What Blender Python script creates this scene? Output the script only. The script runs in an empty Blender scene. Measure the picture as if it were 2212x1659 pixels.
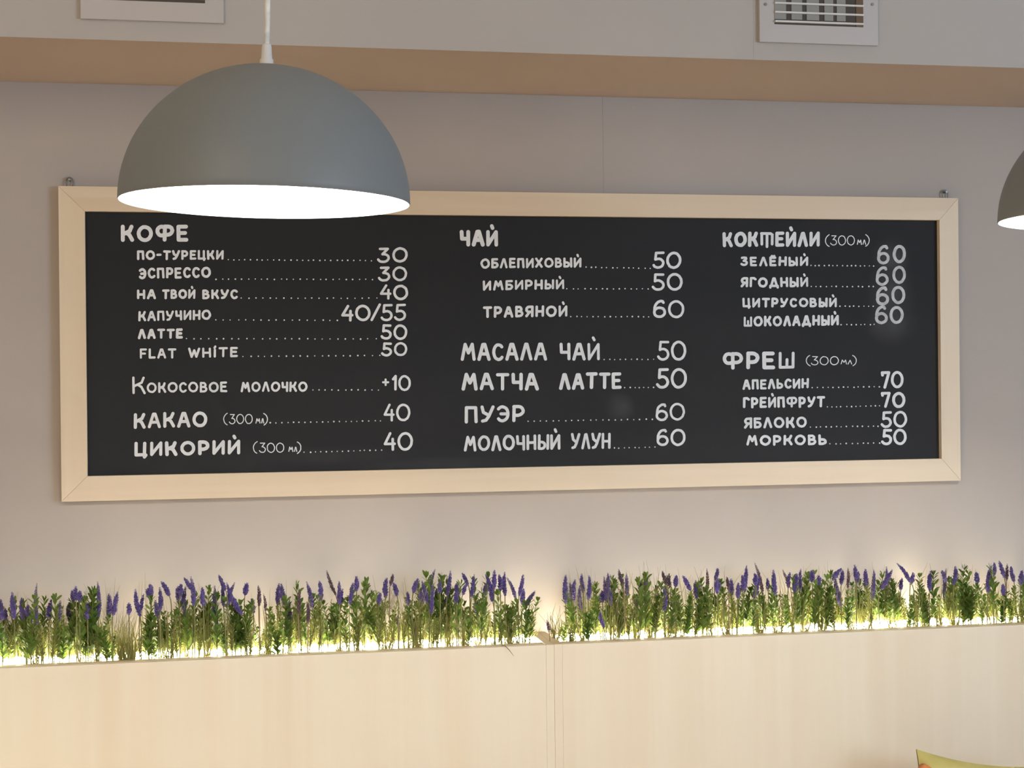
import bpy, bmesh, math, random
from mathutils import Vector, Matrix, noise
random.seed(7)
SC = bpy.context.scene
COL = SC.collection

# ------------------------------------------------------------------ camera
IW, IH, FPX = 2212.0, 1659.0, 3400.0
YAW, PITCH, ROLL, CD, CZ = 0.1919, -0.0019, -0.0099, 4.0354, 1.5879
CAM = Vector((0.0, -CD, CZ))
FW = Vector((math.sin(YAW)*math.cos(PITCH), math.cos(YAW)*math.cos(PITCH), math.sin(PITCH)))
_rt = Vector((math.cos(YAW), -math.sin(YAW), 0.0)); _up = _rt.cross(FW)
RT = math.cos(ROLL)*_rt + math.sin(ROLL)*_up
UP = -math.sin(ROLL)*_rt + math.cos(ROLL)*_up
cd = bpy.data.cameras.new('camera'); cam = bpy.data.objects.new('camera', cd); COL.objects.link(cam)
cd.sensor_width = 36.0; cd.lens = FPX*36.0/IW; cd.clip_start = 0.05
cam.matrix_world = Matrix(((RT.x, UP.x, -FW.x, CAM.x), (RT.y, UP.y, -FW.y, CAM.y), (RT.z, UP.z, -FW.z, CAM.z), (0, 0, 0, 1)))
SC.camera = cam

# ------------------------------------------------------------------ world, lights, exposure
SC.view_settings.view_transform = 'Standard'; SC.view_settings.look = 'None'
SC.view_settings.gamma = 1.0; SC.view_settings.exposure = 0.85; SC.view_settings.use_curve_mapping = False
w = bpy.data.worlds.new('room_ambience'); SC.world = w; w.use_nodes = True
w.node_tree.nodes['Background'].inputs[0].default_value = (1.0, 0.93, 0.87, 1)
w.node_tree.nodes['Background'].inputs[1].default_value = 0.17
def area(name, loc, target, size, power, col):
    l = bpy.data.lights.new(name, 'AREA'); l.shape = 'RECTANGLE'; l.size, l.size_y = size; l.energy = power; l.color = col
    o = bpy.data.objects.new(name, l); COL.objects.link(o); o.location = loc
    o.rotation_euler = (Vector(target)-Vector(loc)).to_track_quat('-Z', 'Y').to_euler(); return o
area('window_daylight', (4.6, -5.6, 1.7), (0.3, -1.4, 1.7), (2.2, 1.6), 82, (0.61, 0.79, 1.0))
def spot(name, loc, power, col, ang=150):
    l = bpy.data.lights.new(name, 'SPOT'); l.energy = power; l.color = col; l.spot_size = math.radians(ang); l.spot_blend = .5; l.shadow_soft_size = .12
    o = bpy.data.objects.new(name, l); COL.objects.link(o); o.location = loc; return o
spot('next_pendant_light', (-1.75, -1.75, 1.86), 75, (1.0, .88, .64))
area('warm_fill_light', (-1.6, -4.2, 3.0), (-0.8, 0.0, 0.6), (1.2, 1.2), 24, (1.0, 0.80, 0.56))  # unseen warm fill, added from above on the left

# ------------------------------------------------------------------ helpers
def ray(x, y):
    return (FW + RT*((x-IW/2)/FPX) - UP*((y-IH/2)/FPX))
def at(x, y, Y):
    """point of the plane Y = const seen along the sight line through a pixel of the photograph"""
    d = ray(x, y); return CAM + d*((Y-CAM.y)/d.y)
def at_z(x, y, z):
    d = ray(x, y); return CAM + d*((z-CAM.z)/d.z)
def at_depth(x, y, dep):
    return CAM + ray(x, y)*dep
def link(name, me, mat=None, parent=None, smooth=False):
    o = bpy.data.objects.new(name, me); COL.objects.link(o)
    for m in (mat if isinstance(mat, (list, tuple)) else [mat]):
        if m: me.materials.append(m)
    if parent: o.parent = parent
    if smooth:
        for p in me.polygons: p.use_smooth = True
    return o
def mesh(name, verts, faces, mat=None, parent=None, smooth=False):
    me = bpy.data.meshes.new(name); me.from_pydata([tuple(v) for v in verts], [], faces); me.update()
    return link(name, me, mat, parent, smooth)
def from_bm(name, bm, mat=None, parent=None, smooth=False):
    bmesh.ops.recalc_face_normals(bm, faces=bm.faces)
    me = bpy.data.meshes.new(name); bm.to_mesh(me); bm.free()
    return link(name, me, mat, parent, smooth)
def empty(name, loc, label=None, cat=None, group=None):
    o = bpy.data.objects.new(name, None); COL.objects.link(o); o.location = loc; o.empty_display_size = .05
    tag(o, label, cat, group); return o
def tag(o, label=None, cat=None, group=None, kind=None):
    if label: o['label'] = label
    if cat: o['category'] = cat
    if group: o['group'] = group
    if kind: o['kind'] = kind
    return o
def add_box(bm, x0, x1, y0, y1, z0, z1, bev=0.0):
    r = bmesh.ops.create_cube(bm, size=1.0); vs = r['verts']
    for v in vs:
        v.co = Vector(((x0+x1)/2+v.co.x*(x1-x0), (y0+y1)/2+v.co.y*(y1-y0), (z0+z1)/2+v.co.z*(z1-z0)))
    if bev > 0:
        es = {e for v in vs for e in v.link_edges}
        bmesh.ops.bevel(bm, geom=list(es), offset=bev, segments=2, affect='EDGES', profile=0.5)
def box(name, x0, x1, y0, y1, z0, z1, mat, parent=None, bev=0.0, off=(0, 0, 0)):
    bm = bmesh.new(); add_box(bm, x0-off[0], x1-off[0], y0-off[1], y1-off[1], z0-off[2], z1-off[2], bev)
    return from_bm(name, bm, mat, parent)
def tube(V, F, pts, rads, seg=6, cap=True):
    b = len(V); n = len(pts); pts = [Vector(p) for p in pts]
    for i, p in enumerate(pts):
        t = (pts[min(i+1, n-1)]-pts[max(i-1, 0)]).normalized()
        a = t.cross(Vector((0, 1, 0)) if abs(t.y) < .9 else Vector((1, 0, 0))).normalized(); c = t.cross(a)
        r = rads[i] if isinstance(rads, (list, tuple)) else rads
        for k in range(seg):
            q = 2*math.pi*k/seg; V.append(p+a*(r*math.cos(q))+c*(r*math.sin(q)))
    for i in range(n-1):
        for k in range(seg):
            k2 = (k+1) % seg; F.append((b+i*seg+k, b+i*seg+k2, b+(i+1)*seg+k2, b+(i+1)*seg+k))
    if cap:
        F.append(tuple(b+k for k in reversed(range(seg)))); F.append(tuple(b+(n-1)*seg+k for k in range(seg)))
def lathe(prof, seg=96):
    V, F = [], []
    for (r, z) in prof:
        for k in range(seg):
            q = 2*math.pi*k/seg; V.append((r*math.cos(q), r*math.sin(q), z))
    for i in range(len(prof)-1):
        for k in range(seg):
            k2 = (k+1) % seg; F.append((i*seg+k, i*seg+k2, (i+1)*seg+k2, (i+1)*seg+k))
    return V, F

# ------------------------------------------------------------------ materials
def mat(name, col, rough=0.6, spec=0.4, metal=0.0, emit=None, estr=0.0):
    m = bpy.data.materials.new(name); m.use_nodes = True
    b = m.node_tree.nodes['Principled BSDF']
    b.inputs['Base Color'].default_value = (*col, 1); b.inputs['Roughness'].default_value = rough
    b.inputs['Metallic'].default_value = metal; b.inputs['Specular IOR Level'].default_value = spec
    if emit: b.inputs['Emission Color'].default_value = (*emit, 1); b.inputs['Emission Strength'].default_value = estr
    return m
def N(m, t, **kw):
    n = m.node_tree.nodes.new(t)
    for k, v in kw.items(): setattr(n, k, v)
    return n
def L(m, a, b): m.node_tree.links.new(a, b)
def mottled(name, c1, c2, scale=(1, 1, 1), nscale=4.0, rough=.6, spec=.3, detail=4.0, bump=0.0, coord='Object', lo=.35, hi=.65):
    m = mat(name, c1, rough, spec); b = m.node_tree.nodes['Principled BSDF']
    tc = N(m, 'ShaderNodeTexCoord'); mp = N(m, 'ShaderNodeMapping'); mp.inputs['Scale'].default_value = scale
    nz = N(m, 'ShaderNodeTexNoise'); nz.inputs['Scale'].default_value = nscale; nz.inputs['Detail'].default_value = detail
    cr = N(m, 'ShaderNodeValToRGB'); cr.color_ramp.elements[0].color = (*c1, 1); cr.color_ramp.elements[1].color = (*c2, 1)
    cr.color_ramp.elements[0].position = lo; cr.color_ramp.elements[1].position = hi
    L(m, tc.outputs[coord], mp.inputs[0]); L(m, mp.outputs[0], nz.inputs[0]); L(m, nz.outputs[0], cr.inputs[0]); L(m, cr.outputs[0], b.inputs['Base Color'])
    if bump:
        bp = N(m, 'ShaderNodeBump'); bp.inputs['Strength'].default_value = bump; bp.inputs['Distance'].default_value = .002
        L(m, nz.outputs[0], bp.inputs['Height']); L(m, bp.outputs[0], b.inputs['Normal'])
    return m
def wood(name, base, dark, light, axis='z', rough=.45, sc=1.0):
    """pale wood: long soft grain bands along one axis plus a few faint pink heart streaks"""
    m = mat(name, base, rough, .35); b = m.node_tree.nodes['Principled BSDF']
    tc = N(m, 'ShaderNodeTexCoord')
    s = {'z': (1, 1, .045), 'x': (.045, 1, 1)}[axis]
    def band(scale, detail, dist, k):
        mp = N(m, 'ShaderNodeMapping'); mp.inputs['Scale'].default_value = tuple(v*scale for v in s); mp.inputs['Location'].default_value = (k*3.1, k*1.7, k*.9)
        nz = N(m, 'ShaderNodeTexNoise'); nz.inputs['Scale'].default_value = sc; nz.inputs['Detail'].default_value = detail; nz.inputs['Distortion'].default_value = dist
        L(m, tc.outputs['Object'], mp.inputs[0]); L(m, mp.outputs[0], nz.inputs[0]); return nz.outputs[0]
    def mix(f, a, bcol):
        x = N(m, 'ShaderNodeMix'); x.data_type = 'RGBA'; L(m, f, x.inputs[0])
        if isinstance(a, tuple): x.inputs[6].default_value = (*a, 1)
        else: L(m, a, x.inputs[6])
        x.inputs[7].default_value = (*bcol, 1); return x.outputs[2]
    def ramp(f, lo, hi, top=1.0):
        r = N(m, 'ShaderNodeMapRange'); r.inputs[1].default_value = lo; r.inputs[2].default_value = hi; r.inputs[4].default_value = top; L(m, f, r.inputs[0]); return r.outputs[0]
    c = mix(ramp(band(9, 3, .4, 1), .42, .66, .8), base, dark)
    c = mix(ramp(band(30, 5, .2, 2), .5, .72, .45), c, light)
    c = mix(ramp(band(5, 2, 1.0, 3), .60, .78, .4), c, (dark[0]*1.0, dark[1]*.9, dark[2]*.86))
    c = mix(ramp(band(110, 4, 0, 4), .55, .75, .25), c, dark)
    if axis == 'z':                              # a few small brown knots
        mp = N(m, 'ShaderNodeMapping'); mp.inputs['Scale'].default_value = (1, 1, .4); L(m, tc.outputs['Object'], mp.inputs[0])
        vo = N(m, 'ShaderNodeTexVoronoi'); vo.inputs['Scale'].default_value = 7; L(m, mp.outputs[0], vo.inputs[0])
        r = N(m, 'ShaderNodeMapRange'); r.interpolation_type = 'SMOOTHSTEP'; r.inputs[1].default_value = .055; r.inputs[2].default_value = .015; r.inputs[4].default_value = .75; L(m, vo.outputs['Distance'], r.inputs[0])
        c = mix(r.outputs[0], c, (.26, .15, .085))
    L(m, c, b.inputs['Base Color']); return m
def leafmat(name, c1, c2, trans=.45):
    m = bpy.data.materials.new(name); m.use_nodes = True; nt = m.node_tree; b = nt.nodes['Principled BSDF']
    oi = N(m, 'ShaderNodeObjectInfo'); g = N(m, 'ShaderNodeNewGeometry'); ad = N(m, 'ShaderNodeMath', operation='ADD'); mu = N(m, 'ShaderNodeMath', operation='MULTIPLY')
    mu.inputs[1].default_value = .5; L(m, oi.outputs['Random'], ad.inputs[0]); L(m, g.outputs['Random Per Island'], ad.inputs[1]); L(m, ad.outputs[0], mu.inputs[0])
    x = N(m, 'ShaderNodeMix'); x.data_type = 'RGBA'; x.inputs[6].default_value = (*c1, 1); x.inputs[7].default_value = (*c2, 1)
    L(m, mu.outputs[0], x.inputs[0]); L(m, x.outputs[2], b.inputs['Base Color']); b.inputs['Roughness'].default_value = .5
    b.inputs['Specular IOR Level'].default_value = .3
    t = N(m, 'ShaderNodeBsdfTranslucent'); L(m, x.outputs[2], t.inputs[0]); ms = N(m, 'ShaderNodeMixShader'); ms.inputs[0].default_value = trans
    L(m, b.outputs[0], ms.inputs[1]); L(m, t.outputs[0], ms.inputs[2]); L(m, ms.outputs[0], nt.nodes['Material Output'].inputs[0]); return m

M_WALL = mottled('wall_paint', (.455, .412, .382), (.475, .43, .40), nscale=2.0, rough=.75, spec=.2)
M_BULK = mottled('bulkhead_paint', (.46, .425, .40), (.48, .445, .415), nscale=2.0, rough=.75, spec=.2)
M_SOFF = mottled('soffit_warm_glow_tint', (.48, .39, .325), (.505, .41, .345), nscale=2.0, rough=.7, spec=.2)  # warm light from below is put into the tan colour of the underside
M_CEIL = mat('ceiling_paint', (.75, .72, .68), .8)
M_FLOOR = wood('floor_laminate', (.52, .42, .31), (.42, .32, .22), (.58, .48, .36), 'x')
M_LAM = wood('planter_laminate', (.61, .55, .44), (.585, .51, .395), (.635, .58, .475), 'z')
M_RIM = wood('planter_edge', (.46, .365, .23), (.41, .315, .195), (.50, .40, .26), 'x')
M_FRX = wood('frame_wood_lengthwise', (.78, .65, .49), (.70, .56, .40), (.84, .72, .56), 'x', sc=.8)
M_FRZ = wood('frame_wood_upright', (.78, .65, .49), (.70, .56, .40), (.84, .72, .56), 'z', sc=.8)
M_CHALK = mottled('chalk_paint_white', (.76, .79, .82), (.84, .87, .90), nscale=45, rough=.75, spec=.2)
M_WORN = mottled('chalk_paint_worn', (.50, .51, .53), (.66, .67, .69), nscale=60, rough=.8, spec=.1)
M_SHADE = mat('shade_enamel_grey', (.20, .215, .222), .5, .35)
M_LINING = mat('shade_lining_white', (.92, .91, .88), .6)
M_CORD = mottled('cord_fabric', (.74, .73, .68), (.86, .85, .80), (1, 1, 1), 120, .8, .1)
M_WHITE = mat('white_plastic', (.68, .66, .64), .4)
M_VENT = mat('vent_plastic', (.50, .465, .45), .45)
M_DARK = mat('duct_dark', (.085, .07, .06), .8)
M_DUCTW = mat('duct_liner_brown', (.16, .105, .065), .8)
M_FILTER = mat('filter_strip', (.30, .29, .27), .7)
M_STEEL = mat('steel', (.22, .21, .20), .4, .5, .8)
M_BULB = mat('bulb_glow', (1, 1, 1), .5, .2, emit=(1.0, .95, .86), estr=590)
M_LED = mat('led_glow', (1, 1, 1), .5, .2, emit=(1.0, .87, .64), estr=38)
M_STRIP = mat('led_carrier', (.8, .8, .78), .5)
M_PEB = mottled('white_pebble', (.84, .82, .78), (.92, .91, .88), nscale=30, rough=.6)
M_PURP = leafmat('lavender_purple', (.115, .085, .27), (.20, .15, .42), .2)
M_PURPB = leafmat('lavender_faded', (.13, .08, .12), (.19, .12, .17), .2)
M_STEM = leafmat('stem_green', (.13, .14, .045), (.22, .21, .08), .15)
M_LEAFD = leafmat('leaf_dark', (.06, .14, .022), (.17, .24, .045), .4)
M_LEAFO = leafmat('leaf_olive', (.15, .19, .035), (.30, .31, .08), .45)
M_GRASS = leafmat('grass_blade', (.24, .24, .075), (.36, .34, .13), .4)
M_DRY = leafmat('dry_stalk', (.20, .12, .09), (.28, .18, .12), .2)
M_PILL = mottled('cushion_fabric', (.33, .285, .10), (.38, .33, .125), nscale=18, rough=.85, spec=.1)
M_PILB = mottled('cushion_back', (.30, .16, .06), (.36, .20, .08), nscale=18, rough=.85, spec=.1)
M_ORNG = mat('orange_button', (.50, .17, .05), .6)
M_SEAT = wood('bench_wood', (.55, .40, .26), (.46, .32, .2), (.6, .45, .3), 'x')
# chalkboard: near-black matte with faint wiped smudges of chalk dust
M_BOARD = mat('chalkboard_black', (.025, .026, .029), .62, .12)
def smudges(m, spots):
    b = m.node_tree.nodes['Principled BSDF']; tc = N(m, 'ShaderNodeTexCoord'); acc = None
    nz = N(m, 'ShaderNodeTexNoise'); nz.inputs['Scale'].default_value = 14; L(m, tc.outputs['Object'], nz.inputs[0])
    for (c, r, a) in spots:
        mp = N(m, 'ShaderNodeMapping'); mp.vector_type = 'TEXTURE'; mp.inputs['Location'].default_value = c; mp.inputs['Scale'].default_value = r
        L(m, tc.outputs['Object'], mp.inputs[0]); ln = N(m, 'ShaderNodeVectorMath', operation='LENGTH'); L(m, mp.outputs[0], ln.inputs[0])
        mr = N(m, 'ShaderNodeMapRange'); mr.interpolation_type = 'SMOOTHSTEP'; mr.inputs[1].default_value = 1; mr.inputs[2].default_value = 0; mr.inputs[4].default_value = a
        L(m, ln.outputs['Value'], mr.inputs[0])
        if acc is None: acc = mr.outputs[0]
        else:
            mx = N(m, 'ShaderNodeMath', operation='MAXIMUM'); L(m, acc, mx.inputs[0]); L(m, mr.outputs[0], mx.inputs[1]); acc = mx.outputs[0]
    ml = N(m, 'ShaderNodeMath', operation='MULTIPLY'); L(m, acc, ml.inputs[0]); L(m, nz.outputs[0], ml.inputs[1])
    x = N(m, 'ShaderNodeMix'); x.data_type = 'RGBA'; x.inputs[6].default_value = (.025, .026, .029, 1); x.inputs[7].default_value = (.5, .5, .52, 1)
    L(m, ml.outputs[0], x.inputs[0]); L(m, x.outputs[2], b.inputs['Base Color'])

# ------------------------------------------------------------------ room shell
WY = 0.03                                   # wall surface
zb = at(1106, 204, WY).z                    # underside of the bulkhead
BY = at_z(1106, 113, zb).y                  # its front face
CEIL = 3.25
XL, XR = -4.5, 7.0
tag(box('wall_back', XL, XR, WY, WY+.15, 0, CEIL, M_WALL), kind='structure')
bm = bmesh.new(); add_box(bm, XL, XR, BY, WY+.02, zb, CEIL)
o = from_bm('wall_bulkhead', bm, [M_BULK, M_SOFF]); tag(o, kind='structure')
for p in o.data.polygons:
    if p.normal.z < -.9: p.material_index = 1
tag(box('ceiling', XL, XR, -7.0, BY+.05, CEIL, CEIL+.1, M_CEIL), kind='structure')
tag(box('floor', XL, XR, -8.0, WY+.15, -.1, 0, M_FLOOR), kind='structure')
# faint board joints of the drywall
def seam(name, a, b, Y):
    x = a.x; V = []; z0, z1 = min(a.z, b.z), max(a.z, b.z)
    o = box(name, x-.0007, x+.0007, Y-.0005, Y+.01, z0, z1, M_WALL); tag(o, kind='structure')
p = at(1303, 300, WY); q = Vector((p.x, WY, zb)); seam('trim_1', Vector((p.x, WY, 2.06)), q, WY)
p = at(1628, 80, BY); seam('trim_2', Vector((p.x, BY, zb+.001)), Vector((p.x, BY, CEIL)), BY)

# ------------------------------------------------------------------ ventilation grilles in the bulkhead
def vent(label, xl, xr, ol, orr, ybot, yobot, H, pitch):
    a = at(xl, ybot, BY); c = at(xr, ybot, BY); i0 = at(ol, yobot, BY).x; i1 = at(orr, yobot, BY).x
    z0 = a.z; zi0 = at((ol+orr)/2, yobot, BY).z; z1 = z0+H; zi1 = z1-(zi0-z0); x0, x1 = a.x, c.x
    t = empty('wall_vent', ((x0+x1)/2, BY, z0), label, 'vent', 'air vents in the bulkhead'); ox = t.location
    bm = bmesh.new(); y0, y1 = BY-.012, BY
    # mitred frame: four tapered bars
    O = [(x0, z0), (x1, z0), (x1, z1), (x0, z1)]; I = [(i0, zi0), (i1, zi0), (i1, zi1), (i0, zi1)]
    V, F = [], []
    for k in range(4):
        k2 = (k+1) % 4; b = len(V)
        for (px, pz) in (O[k], O[k2], I[k2], I[k]):
            V.append(Vector((px, y0 if (px, pz) in I else y0+.0012, pz))-ox)
        for (px, pz) in (O[k], O[k2], I[k2], I[k]): V.append(Vector((px, y1, pz))-ox)
        F += [(b, b+1, b+2, b+3), (b+4, b+7, b+6, b+5), (b, b+4, b+5, b+1), (b+1, b+5, b+6, b+2), (b+2, b+6, b+7, b+3), (b+3, b+7, b+4, b)]
    mesh('vent_frame', V, F, M_VENT, t)
    # duct behind the opening
    d = .0005
    V = [(i0, 0), (i1, 0)]
    bx = bmesh.new(); add_box(bx, i0-ox.x, i1-ox.x, -.0115, -.003, zi0-z0, zi1-z0)
    from_bm('duct_back', bx, M_DARK, t)
    n = int((zi1-zi0)/pitch)
    for k in range(n):
        zc = zi0+pitch*(k+.3)
        bx = bmesh.new(); add_box(bx, i0-ox.x, i1-ox.x, -.019, -.0117, zc-.0022-z0, zc+.0022-z0, .0008)
        from_bm('slat', bx, M_WHITE, t)
    return t, (i0, i1, zi0, zi1)
t, (i0, i1, zi0, zi1) = vent('white air vent high on the bulkhead above the cocktail list', 1638, 1893, 1669, 1860, 92, 58, .34, .0215)
fx = [(0, .13), (.19, .31), (.36, .5), (.56, .66), (.7, .8)]
for a, b in fx:      # pale filter strips seen between the slats
    bx = bmesh.new(); W_ = i1-i0; add_box(bx, i0+W_*a-t.location.x, i0+W_*b-t.location.x, -.0135, -.0112, zi0-t.location.z+.012, zi1-t.location.z-.004)
    from_bm('filter_strip', bx, M_FILTER, t)
bx = bmesh.new(); add_box(bx, i1-.018-t.location.x, i1-t.location.x, -.0135, -.0112, zi0-t.location.z, zi1-t.location.z); from_bm('duct_side', bx, M_DUCTW, t)
for sx in (1650, 1880):
    p = at(sx, 12, BY); V, F = [], []
    tube(V, F, [Vector((p.x, BY-.010, p.z))-t.location, Vector((p.x, BY-.0135, p.z))-t.location], .0035, 10); mesh('screw', V, F, M_STEEL, t)
vent('white air vent cut off by the top of the photo, left of the grey pendant', 175, 483, 217, 443, 42, 6, .34, .03)

# ------------------------------------------------------------------ menu board
BX0, BW, BH, BZ0 = -.3545, 2.4, .7816, 1.30
FT, PY = .03, .016                          # frame front at Y=0, panel face at Y=PY
bl = at(188, 1027, PY); br = at(2028, 991, PY); tl = at(186, 456, PY); tr = at(2024, 478, PY)
ix0, ix1 = (bl.x+tl.x)/2, (br.x+tr.x)/2; iz0, iz1 = (bl.z+br.z)/2, (tl.z+tr.z)/2
board = empty('menu_board', (BX0+BW/2, 0, BZ0), 'long black chalkboard menu in a pale wooden frame hanging on the wall', 'menu board')
bo = Vector(board.location)
panel = box('chalkboard_panel', ix0-.01, ix1+.01, PY, FT-.002, iz0-.01, iz1+.01, M_BOARD, board, 0, bo)
def rail(corners, m, edge):                  # mitred rail with softened front edges
    V = []
    for y in (0.0, FT):
        for (x, z) in corners: V.append(Vector((x, y, z))-bo)
    F = [(0, 1, 2, 3), (7, 6, 5, 4), (0, 4, 5, 1), (1, 5, 6, 2), (2, 6, 7, 3), (3, 7, 4, 0)]
    o = mesh('frame_rail', V, F, m, board)
    bv = o.modifiers.new('edge', 'BEVEL'); bv.width = .0006; bv.segments = 2
    return o
g = .0003
X0, X1, Z0, Z1 = BX0, BX0+BW, BZ0, BZ0+BH
rail([(X0, Z1), (X1, Z1), (ix1, iz1), (ix0, iz1)], M_FRX, 0)
rail([(X0, Z0), (ix0, iz0), (ix1, iz0), (X1, Z0)], M_FRX, 0)
rail([(X0, Z0+g), (X0, Z1-g), (ix0, iz1-g), (ix0, iz0+g)], M_FRZ, 0)
rail([(X1, Z0+g), (ix1, iz0+g), (ix1, iz1-g), (X1, Z1-g)], M_FRZ, 0)
for hx, hy in ((150, 388), (2042, 418)):     # hanging eyes above the frame, on the wall screw
    p = at(hx, hy, .02); V, F = [], []
    pts = []
    for k in range(15):
        a = math.pi*(-.15+1.3*k/14); pts.append(Vector((p.x+.0085*math.cos(a), .022, Z1+.012+.012*math.sin(a)))-bo)
    pts = [Vector((pts[0].x, pts[0].y, Z1-.003-bo.z))]+pts+[Vector((pts[-1].x, pts[-1].y, Z1-.003-bo.z))]
    tube(V, F, pts, .0014, 8); hk = mesh('hanging_eye', V, F, M_STEEL, board, True)
    V, F = [], []; tube(V, F, [Vector((p.x, .012, Z1+.018))-bo, Vector((p.x, .0299, Z1+.018))-bo], [.0032, .0026], 10); mesh('screw', V, F, M_STEEL, hk)

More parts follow.
